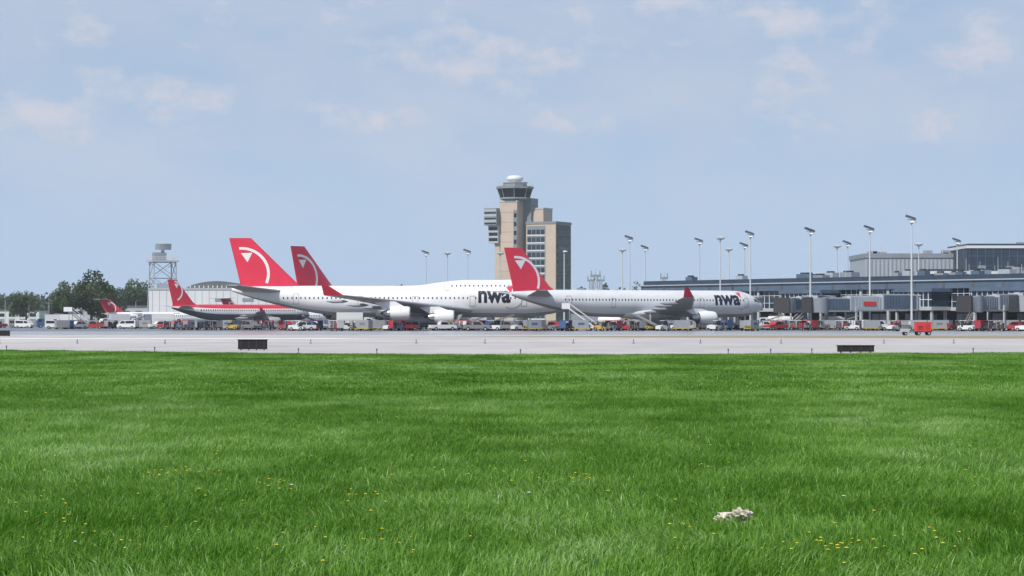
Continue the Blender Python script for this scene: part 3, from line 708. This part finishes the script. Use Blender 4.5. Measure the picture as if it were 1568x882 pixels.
def bigblock(name,px0,px1,pyt,Yv,depth,base,mn,kind):
    r=empty(name,(0,Yv,0)); mb=MB(); a,b=PX(px0,Yv),PX(px1,Yv); h_=HZ(pyt,Yv)
    mb.box(a,b,0,depth,0,h_-1.2,mn); mb.box(a-.25,b+.25,-.25,depth+.25,h_-1.2,h_-.5 if kind else h_,'frame_white' if kind else 'panel_grey')
    if kind:
        mb.box(a+.2,b-.2,0,depth,h_-.5,h_,'panel_navy')
        for x in np.arange(a+.5,b,2.1): mb.box(x,x+.12,-.1,-.005,8,h_-1.25,'panel_bluegrey')
        for z in np.arange(11,h_-1.5,2.6): mb.box(a,b,-.08,-.004,z,z+.14,'panel_bluegrey')
    else:
        for x in np.arange(a+.5,b,1.1): mb.box(x,x+.35,-.1,-.005,8,h_-1.25,'panel_grey')
    for i in range(6):
        x=random.uniform(a+1,b-4); mb.box(x,x+random.uniform(1,3),3,6,h_,h_+random.uniform(.3,1.0),'panel_grey')
        mb.cyl((x,3,h_),(x,3,h_+random.uniform(1.5,2.8)),.06,.04,'mast_steel',5)
    mb.obj('block',r)
bigblock('terminal_building',1325,1482,388,660,30,0,'frame_grey',0)
bigblock('terminal_building',1481,1900,373,640,30,0,'panel_navy',1)
bigblock('terminal_building',1420,1800,412,600,15,0,'panel_bluegrey',1)

# jet bridges
def jet_bridge(P,Q,name='jet_bridge',red=False,c1='panel_bluegrey',c2='panel_grey'):
    P=Vector((*P,0));Q=Vector((*Q,0)); d=Q-P; Ln=d.length; r=empty(name,P,math.atan2(d.y,d.x)); mb=MB()
    z0=4.6;h_=2.7
    mb.cyl((0,0,0),(0,0,z0),.5,.45,'panel_lightgrey',12); mb.cyl((0,0,z0-.2),(0,0,z0+h_+.2),2.2,2.2,'frame_grey',18)
    mb.cyl((0,0,z0+h_+.2),(0,0,z0+h_+.5),2.4,2.2,'panel_grey',18)
    segs=[(1.8,Ln*.40,1.75,h_+.35,c1),(Ln*.38,Ln*.70,1.55,h_+.1,c2),(Ln*.68,Ln-2.0,1.38,h_-.15,c1)]
    for (a,b,w_,hh,mn) in segs:
        drop=-.5*(a/Ln); zb=z0+drop; mb.box(a,b,-w_,w_,zb,zb+hh,mn)
        for x in np.arange(a+.3,b,.8): 
            for s_ in(-1,1): mb.box(x,x+.2,s_*w_-.06 if s_<0 else w_+.002,-w_-.002 if s_<0 else w_+.06,zb+.3,zb+hh-.3,mn)
        mb.box(a-.05,a+.3,-w_-.12,w_+.12,zb-.1,zb+hh+.12,'frame_grey'); mb.box(b-.3,b+.05,-w_-.11,w_+.11,zb-.11,zb+hh+.11,'frame_grey')
        for s_ in (-1,1): mb.box(a,b,s_*(w_+.1)-.08,s_*(w_+.1)+.08,zb-.35,zb-.02,'galv')
        mb.box(a+.5,b-.5,-.5,.5,zb+hh+.002,zb+hh+.3,'panel_lightgrey')
    mb.cyl((Ln-1.2,0,z0-.9),(Ln-1.2,0,z0+2.4),2.0,2.0,'panel_grey',16); mb.box(Ln-1.2,Ln+1.6,-1.7,1.7,z0-.8,z0+2.2,'panel_lightgrey')
    mb.box(Ln+1.6,Ln+2.3,-1.9,1.9,z0-.9,z0+2.5,'dark_metal',0.1,.1); mb.box(Ln-.6,Ln+1.2,-1.76,-1.71,z0+.5,z0+1.6,'window_dark')
    x=Ln*.66
    for s_ in (-1,1):
        mb.box(x-.2,x+.2,s_*2.0-.17,s_*2.0+.17,.8,z0+.6,'panel_lightgrey'); mb.box(x-.3,x+.3,s_*2.0-.3,s_*2.0+.3,.5,1.2,'yellow_paint')
        for q in(-.45,.45): mb.cyl((x+q*0,s_*1.2+q-.18,.55),(x,s_*1.2+q+.18,.55),.55,.55,'tyre',12)
    mb.box(x-.35,x+.35,-2.3,2.3,1.201,1.6,'panel_lightgrey'); mb.box(x-.3,x+.3,-2.2,2.2,z0-.75,z0-.45,'galv')
    for k in range(12): mb.box(Ln*.8+k*.3,Ln*.8+k*.3+.3,-3.1,-2.2,z0-.6-k*.36,z0-.5-k*.36,'galv')
    mb.cyl((Ln*.8,-3.1,z0+.4),(Ln*.8+3.6,-3.1,.9),.05,.05,'yellow_paint',5); mb.cyl((Ln*.8,-3.1,z0-.6),(Ln*.8+3.6,-3.1,-.0),.07,.07,'galv',5)
    mb.box(Ln*.8-1,Ln*.8,-3.1,-1.4,z0-.62,z0-.5,'galv')
    if red:
        mb.box(Ln*.46,Ln*.58,-1.68,-1.63,z0+.7,z0+1.6,'bright_red'); mb.box(Ln*.46,Ln*.58,1.63,1.68,z0+.7,z0+1.6,'bright_red')
    mb.obj('tunnel_and_cab',r)
jet_bridge((73,569),(60.5,543)); jet_bridge((91,547),(66,534),red=True,c2='frame_grey'); jet_bridge((112,515),(93,497),c1='panel_grey'); jet_bridge((58,588),(50,568),c1='panel_lightgrey'); jet_bridge((124,494),(102,489),red=True)

# ---------------------------------------------------------------- apron light masts
def mast_mesh():
    mb=MB(); mb.cyl((0,0,0),(0,0,.5),.5,.5,'panel_lightgrey',10); mb.cyl((0,0,.5),(0,0,22.2),.26,.13,'mast_steel',10)
    mb.cyl((0,0,21.4),(0,0,21.6),.4,.4,'mast_steel',12)
    mb.cyl((-.8,0,22.2),(.8,0,22.2),.07,.07,'mast_steel',6)
    for (yo,zo) in ((-.45,0),(.45,.1)):
        mb.add([(-1.25,yo-.35,22.75+zo),(-1.25,yo+.35,22.75+zo),(.95,yo+.35,22.05+zo),(.95,yo-.35,22.05+zo),(-1.1,yo-.28,23.15+zo),(-1.1,yo+.28,23.15+zo),(.8,yo+.28,22.5+zo),(.8,yo-.28,22.5+zo)],[(0,1,2,3),(4,5,6,7),(0,1,5,4),(1,2,6,5),(2,3,7,6),(3,0,4,7)],'lamp_dark')
        mb.add([(-1.0,yo-.22,22.58+zo),(-1.0,yo+.22,22.58+zo),(.75,yo+.22,22.0+zo),(.75,yo-.22,22.0+zo)],[(0,1,2,3)],'lamp_glass')
    mb.cyl((.3,0,21.6),(.3,0,22.02),.75,.45,'lamp_glass',14)
    return mb.mesh('apron_light_mast')
mm=mast_mesh()
def dome_mesh():
    mb=MB(); mb.cyl((0,0,0),(0,0,.5),.5,.5,'panel_lightgrey',10); mb.cyl((0,0,.5),(0,0,22.0),.24,.13,'mast_steel',10)
    mb.cyl((0,0,21.7),(0,0,22.0),.3,.7,'mast_steel',14)
    for i in range(8):
        a=i*math.pi/4; x,y=math.cos(a)*.72,math.sin(a)*.72; mb.cyl((x,y,22.0),(x*1.25,y*1.25,22.5),.2,.32,'lamp_glass',10)
    mb.cyl((0,0,22.05),(0,0,22.6),.25,.25,'mast_steel',8)
    return mb.mesh('apron_light_mast')
dm=dome_mesh()
for i,(px,py,k) in enumerate([(652,384,0),(685,384,1),(716,382,0),(766,384,1),(864,378,0),(953,379,1),(964,361,0),(988,376,0),(1071,365,0),(1103,360,1),(1116,378,1),(1140,372,0),(1149,354,0),(1241,349,0),(1282,373,1),(1298,369,0),(1332,346,0),(1396,330,0),(1407,370,1),(1466,365,0)]):
    Yv=F*21/(491-py); inst(mm if k==0 else dm,'apron_light_mast',None,(PX(px,Yv),Yv,0),random.uniform(-.25,.25))
mb=MB(); mb.cyl((0,0,0),(0,0,9),.12,.07,'mast_steel',6); mb.cyl((0,0,9),(1.4,0,9.3),.06,.05,'mast_steel',5); mb.box(1.2,2.0,-.15,.15,9.22,9.4,'lamp_dark'); slm=mb.mesh('street_lamp')
for px,Yv in ((8,850),(18,850),(44,900),(75,950),(118,900),(128,800),(232,850),(208,880)): inst(slm,'street_lamp',None,(PX(px,Yv),Yv,0),random.uniform(0,6))

# ---------------------------------------------------------------- trees
def crown(mb,c,rad,n,size,mats,seed):
    r=np.random.default_rng(seed)
    lobes=[]
    for i in range(16):
        d=r.normal(size=3); d/=np.linalg.norm(d); q=r.uniform(.35,.8)
        lobes.append((np.array(c)+d*np.array(rad)*q,np.array(rad)*r.uniform(.26,.46),r.integers(0,len(mats))))
    per=n//16
    for (lc,lr,mi_) in lobes:
        d=r.normal(size=(per,3)); d/=np.linalg.norm(d,axis=1)[:,None]; p=lc+d*lr*(r.uniform(.55,1.12,(per,1)))
        a=r.normal(size=(per,3)); a/=np.linalg.norm(a,axis=1)[:,None]; b=np.cross(a,r.normal(size=(per,3))); b/=np.linalg.norm(b,axis=1)[:,None]
        s_=size*r.uniform(.5,1.2,(per,1)); V=np.stack([p-a*s_,p+b*s_*.8,p+a*s_,p-b*s_*.8],1).reshape(-1,3)
        F_=[(4*i,4*i+1,4*i+2,4*i+3) for i in range(per)]
        mb.add(V.tolist(),F_,mats[mi_])
def tree(name,px,py,Yv,wpx,seed,mats=('leaf_dark','leaf_mid','leaf_light'),n=5200):
    h_=HZ(py,Yv); w_=wpx/F*Yv; mb=MB(); r=random.Random(seed)
    mb.cyl((0,0,0),(0,0,h_*.45),h_*.03,h_*.018,'bark',9)
    for i in range(7):
        a=i*.9; mb.cyl((0,0,h_*(.2+.03*i)),(math.cos(a)*w_*.32,math.sin(a)*w_*.32,h_*r.uniform(.5,.75)),h_*.012,h_*.004,'bark',6)
    crown(mb,(0,0,h_*.56),(w_*.52,w_*.42,h_*.46),n,h_*.024,mats,seed); mb.obj(name,None,(PX(px,Yv),Yv,0))
tree('deciduous_tree',140,416,800,74,1,n=8500); tree('deciduous_tree',102,434,790,50,2,n=6500); tree('deciduous_tree',205,430,960,66,3,n=5500); tree('deciduous_tree',40,447,850,60,5,n=5500); tree('deciduous_tree',172,440,900,50,8,n=4500)
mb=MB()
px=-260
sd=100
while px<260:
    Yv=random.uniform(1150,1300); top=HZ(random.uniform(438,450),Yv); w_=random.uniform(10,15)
    crown(mb,(PX(px,Yv),Yv,top*.5),(w_*.66,w_*.5,top*.5),700,1.05,('haze_leaf_dark','haze_leaf_mid','leaf_mid'),sd); sd+=1; px+=random.uniform(13,24)
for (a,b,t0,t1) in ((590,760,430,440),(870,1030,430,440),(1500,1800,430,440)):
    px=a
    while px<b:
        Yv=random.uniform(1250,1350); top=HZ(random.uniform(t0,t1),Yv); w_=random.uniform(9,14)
        crown(mb,(PX(px,Yv),Yv,top*.5),(w_*.6,w_*.5,top*.52),480,1.0,('haze_leaf_dark','haze_leaf_mid'),sd); sd+=1; px+=random.uniform(22,34)
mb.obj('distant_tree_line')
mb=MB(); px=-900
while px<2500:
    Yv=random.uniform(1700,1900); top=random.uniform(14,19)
    crown(mb,(PX(px,Yv),Yv,top*.5),(16,9,top*.52),260,2.0,('haze_leaf_dark','haze_leaf_mid'),sd); sd+=1; px+=24
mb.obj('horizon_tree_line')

# ---------------------------------------------------------------- ground support vehicles
def wheels(mb,xs_,w_,r):
    for x in xs_:
        for s_ in(-1,1): mb.cyl((x,s_*w_-.12,r),(x,s_*w_+.12,r),r,r,'tyre',10); mb.cyl((x,s_*(w_+.12),r),(x,s_*(w_+.13),r),r*.5,r*.5,'strut',8)
def v_tug(c):
    mb=MB(); mb.prism([(-1.5,.35),(1.5,.35),(1.5,.95),(.5,1.1),(-.4,1.1),(-.4,.8),(-1.5,.8)],-.65,.65,c); wheels(mb,(-1,1),.62,.36)
    mb.box(-.9,-.5,-.45,.45,.8,1.5,'bag_dark'); mb.box(-1.2,.3,-.6,.6,1.95,2.02,c)
    for x in(-1.15,.25):
        for y in(-.55,.55): mb.cyl((x,y,.8),(x,y,1.95),.04,.04,'dark_metal',5)
    mb.cyl((-1.9,0,.45),(-1.5,0,.45),.06,.06,'dark_metal',5); mb.cyl((.1,0,1.1),(-.15,0,1.45),.03,.03,'dark_metal',5); return mb
def v_cart(c):
    mb=MB(); mb.box(-1.5,1.5,-.75,.75,.45,.58,'dark_metal'); wheels(mb,(-1,1),.6,.25); mb.box(-1.55,1.55,-.8,.8,1.95,2.05,c)
    for s_ in(-1,1): mb.box(s_*1.5-.03,s_*1.5+.03,-.75,.75,.58,1.95,c)
    for s_ in (-1,1): mb.box(-.04,.04,s_*.72-.03,s_*.72+.03,.58,1.95,c)
    for i in range(7): 
        x=-1.3+i*.37; mb.box(x,x+.33,-.6,.6,.58,.58+random.uniform(.4,1.15),random.choice(['bag_brown','bag_dark','bag_dark','veh_grey','veh_grey','veh_blue','veh_red']))
    mb.cyl((1.5,0,.4),(2.3,0,.4),.04,.04,'dark_metal',5); return mb
def v_uld(c):
    mb=MB(); mb.box(-1.7,1.7,-.8,.8,.4,.52,'yellow_paint'); wheels(mb,(-1.2,1.2),.65,.22)
    mb.prism([(-1.6,1.0),(-1.1,.53),(1.55,.53),(1.55,2.1),(-1.6,2.1)],-.75,.75,'galv')
    for x in(-.8,0,.8): mb.box(x,x+.06,-.79,-.751,.6,2.0,'panel_lightgrey')
    mb.box(-.5,.7,-.8,-.752,1.2,1.6,c); mb.cyl((1.7,0,.35),(2.5,0,.35),.04,.04,'dark_metal',5); return mb
def v_pickup(c):
    mb=MB(); mb.prism([(-2.7,.45),(2.6,.45),(2.65,.9),(2.5,1.1),(1.2,1.2),(.6,1.8),(-.7,1.82),(-.85,1.15),(-2.7,1.15)],-.92,.92,c); wheels(mb,(-1.7,1.7),.84,.38)
    mb.prism([(1.05,1.2),(.58,1.7),(-.6,1.72),(-.7,1.2)],-.935,.935,'window_dark'); mb.box(1.0,1.03,-.8,.8,1.2,1.3,'window_dark'); mb.box(-2.5,-.95,-.8,.8,1.151,1.17,'dark_metal')
    mb.box(-2.75,-2.7,-.9,.9,.45,.6,'strut'); mb.box(2.65,2.7,-.9,.9,.42,.6,'strut'); mb.box(-.3,.3,-.2,.2,1.82,1.95,'orange_paint'); return mb
def v_van(c):
    mb=MB(); mb.prism([(-2.5,.4),(2.5,.4),(2.6,1.0),(2.0,1.25),(1.4,2.0),(-2.4,2.15),(-2.5,1.9)],-.95,.95,c); wheels(mb,(-1.6,1.6),.86,.36)
    mb.prism([(1.75,1.3),(1.3,1.88),(.4,1.9),(.4,1.3)],-.965,.965,'window_dark'); mb.prism([(.2,1.3),(.2,1.9),(-2.2,1.98),(-2.2,1.3)],-.963,.963,'window_dark'); mb.box(-2.56,-2.5,-.9,.9,.4,.55,'dark_metal'); return mb
def v_box(c):
    mb=MB(); mb.box(-4,1.4,-1.2,1.2,1.0,3.7,'veh_white'); mb.prism([(1.6,.6),(3.6,.6),(3.65,1.5),(3.3,2.5),(1.6,2.6)],-1.1,1.1,c); wheels(mb,(-2.6,2.6),1.02,.48)
    mb.prism([(3.35,1.6),(3.1,2.35),(2.2,2.38),(2.2,1.6)],-1.12,1.12,'window_dark'); mb.box(-4,3.4,-.5,.5,.6,.95,'dark_metal'); mb.box(-3.5,1,-1.23,-1.201,2.3,2.8,c); mb.box(1.4,3.0,-.9,.9,3.75,3.9,'galv'); return mb
def v_fuel(c):
    mb=MB(); mb.box(-4.5,3.6,-.5,.5,.7,1.0,'dark_metal'); wheels(mb,(-3.4,-2.3,2.6),1.05,.5); 
    mb.loft([[(x,1.15*math.cos(a)*k,2.1+.95*math.sin(a)*k) for a in [2*math.pi*i/16 for i in range(16)]] for x,k in((-4.5,.8),(-4.3,1),(1.2,1),(1.4,.8))],'veh_white')
    mb.prism([(1.6,.7),(3.8,.7),(3.85,1.6),(3.4,2.7),(1.6,2.8)],-1.15,1.15,c); mb.prism([(3.5,1.7),(3.3,2.45),(2.2,2.5),(2.2,1.7)],-1.17,1.17,'window_dark'); mb.box(-4,1,-1.25,-1.1,.8,1.3,'panel_grey'); return mb
def v_belt(c):
    mb=MB(); mb.box(-2.3,2.3,-.9,.9,.4,.85,c); wheels(mb,(-1.6,1.6),.8,.38); 
    mb.add([(-3.6,-.4,.9),(-3.6,.4,.9),(3.8,.4,3.0),(3.8,-.4,3.0),(-3.6,-.4,1.15),(-3.6,.4,1.15),(3.8,.4,3.25),(3.8,-.4,3.25)],[(0,1,2,3),(4,5,6,7),(0,1,5,4),(1,2,6,5),(2,3,7,6),(3,0,4,7)],'veh_grey')
    mb.box(.8,1.7,-.9,-.45,.85,1.9,c); mb.cyl((1,.0,.85),(1.6,0,2.3),.08,.08,'strut',6); return mb
def v_stairs(c):
    mb=MB(); mb.box(-3,2.5,-1,1,.5,.8,c); wheels(mb,(-2.2,1.8),.9,.4)
    for k in range(14): mb.box(-3+k*.34,-2.66+k*.34,-.8,.8,.8+k*.25,.9+k*.25,'galv')
    for s_ in(-1,1):
        mb.cyl((-3,s_*.85,1.8),(1.8,s_*.85,5.3),.05,.05,'frame_white',5); mb.cyl((-3,s_*.85,.8),(1.8,s_*.85,4.3),.1,.1,c,6); mb.cyl((1.7,s_*.8,.8),(1.7,s_*.8,4.2),.08,.08,'galv',6); mb.cyl((-.6,s_*.8,.8),(-.6,s_*.8,2.4),.08,.08,'galv',6)
        mb.box(1.8,3.2,s_*.85-.03,s_*.85+.03,4.3,5.4,'frame_white')
    mb.box(1.7,3.2,-.85,.85,4.2,4.3,'galv'); return mb
VE={}
def V(name,fn,cols): VE[name]=[fn(c).mesh(name) for c in cols]
V('baggage_tractor',v_tug,['veh_white','veh_grey','yellow_paint','veh_white','veh_white','veh_red']); V('baggage_cart',v_cart,['veh_grey','panel_lightgrey','veh_white','galv','veh_blue','veh_red']); V('cargo_container_dolly',v_uld,['veh_grey','veh_blue'])
V('pickup_truck',v_pickup,['veh_white','veh_grey','veh_red']); V('van',v_van,['veh_white','veh_white','veh_grey','veh_blue']); V('catering_truck',v_box,['veh_white','veh_blue']); V('fuel_truck',v_fuel,['veh_white','yellow_paint']); V('belt_loader',v_belt,['yellow_paint','veh_grey','veh_white']); V('mobile_stairs',v_stairs,['veh_white','veh_grey'])
def put(name,px,Yv,rz=None,idx=None):
    l=VE[name]; me=l[idx] if idx is not None else random.choice(l)
    inst(me,name,None,(PX(px,Yv),Yv,.018 if Yv>456 else .012),rz if rz is not None else random.choice([0,math.pi])+random.uniform(-1.0,1.0))
occ=[]
def free(x,y):
    for a,b in occ:
        if abs(a-x)<3.6 and abs(b-y)<3.2: return False
    occ.append((x,y)); return True
names=['baggage_tractor']*5+['baggage_cart']*9+['cargo_container_dolly']*7+['pickup_truck']*2+['van']*3+['belt_loader']*2+['fuel_truck']*1+['mobile_stairs']*1
def band(px0,px1,Y0,Y1,n,ns=names):
    for _ in range(n):
        for t in range(10):
            px=random.uniform(px0,px1);Yv=random.uniform(Y0,Y1)
            if free(PX(px,Yv),Yv): put(random.choice(ns),px,Yv); break
low=['baggage_tractor','baggage_tractor','baggage_cart','baggage_cart','baggage_cart','cargo_container_dolly','cargo_container_dolly','pickup_truck']
band(75,260,560,700,40,['van','pickup_truck','baggage_cart','baggage_cart','cargo_container_dolly','baggage_tractor','catering_truck'])
band(255,460,515,575,36,low); band(80,460,600,690,40)
band(440,780,474,508,30,low); band(440,800,530,600,44)
band(780,1190,468,498,24,low); band(860,1190,540,610,44)
band(1160,1570,500,545,50,low); band(1160,1330,545,580,16); band(1330,1620,452,495,18,low)
band(-60,75,600,800,12,['van','pickup_truck','baggage_cart'])
put('mobile_stairs',886,478,math.pi*.95); put('belt_loader',700,505,1.4,0); put('catering_truck',545,509,.1,0); put('belt_loader',760,506,.3,1); put('fuel_truck',660,512,.05,1); put('belt_loader',990,500,2.1,0)
put('van',1340,490,.1,1)
mb=MB(); mb.box(-1.05,1.05,-.7,.7,.55,1.75,'bright_red'); mb.box(-1.1,1.1,-.75,.75,.42,.548,'dark_metal'); wheels(mb,(-.7,.7),.62,.27); mb.box(-1.1,1.1,-.74,.74,1.752,1.8,'orange_paint')
for z in(.8,1.0,1.2): mb.box(-.8,-.1,-.73,-.702,z,z+.08,'dark_metal')
mb.box(.2,.8,-.73,-.702,.8,1.5,'veh_red'); mb.cyl((.6,0,1.8),(.6,0,2.1),.05,.05,'dark_metal',6)
mb.cyl((-1.05,0,.45),(-1.9,0,.45),.05,.05,'dark_metal',6)
mb.box(-3.0,-1.9,-.6,.6,.5,.9,'panel_lightgrey'); wheels(mb,(-2.45,),.55,.24); mb.cyl((-2.8,0,.9),(-2.8,0,2.0),.06,.06,'galv',6); mb.box(-2.9,-2.0,-.4,.4,1.4,1.9,'galv'); mb.cyl((-2.1,0,.9),(-2.1,0,1.4),.05,.05,'galv',6)
mb.obj('ground_power_cart',None,(PX(1413,330),330,.022),.05)

# ---------------------------------------------------------------- airfield signs and lights
def sign(px,Yv,w_,h_):
    mb=MB(); mb.box(-w_/2,w_/2,-.18,.18,.06,h_,'black_sign'); mb.box(-w_/2-.05,w_/2+.05,-.22,.22,h_,h_+.05,'black_sign')
    for x in np.linspace(-w_/2+.2,w_/2-.2,4): mb.box(x-.04,x+.04,-.06,.06,0,.059,'dark_metal'); mb.box(x-.02,x+.02,-.2,-.181,.14,h_-.02,'dark_metal')
    mb.obj('taxiway_sign',None,(PX(px,Yv),Yv,.012),.03)
sign(387,165,1.95,.68); sign(1310,152,2.25,.42); sign(3,310,2.0,.7)
mb=MB(); mb.cyl((0,0,0),(0,0,.05),.12,.12,'dark_metal',8); mb.cyl((0,0,.05),(0,0,.22),.025,.025,'dark_metal',6); mb.cyl((0,0,.22),(0,0,.34),.055,.04,'veh_blue',8); tlm=mb.mesh('taxiway_light')
for px in (-60,10,237,457,577,797,1115,1180,1243,1490,1600):
    X=0
    for _ in range(6): X=PX(px,edgeY(X)+2.0)
    Yv=edgeY(X)+2.0; inst(tlm,'taxiway_light',None,(X,Yv,.012))
for px in range(20,1600,120): inst(tlm,'taxiway_light',None,(PX(px+random.uniform(-30,30),215),215,.012))
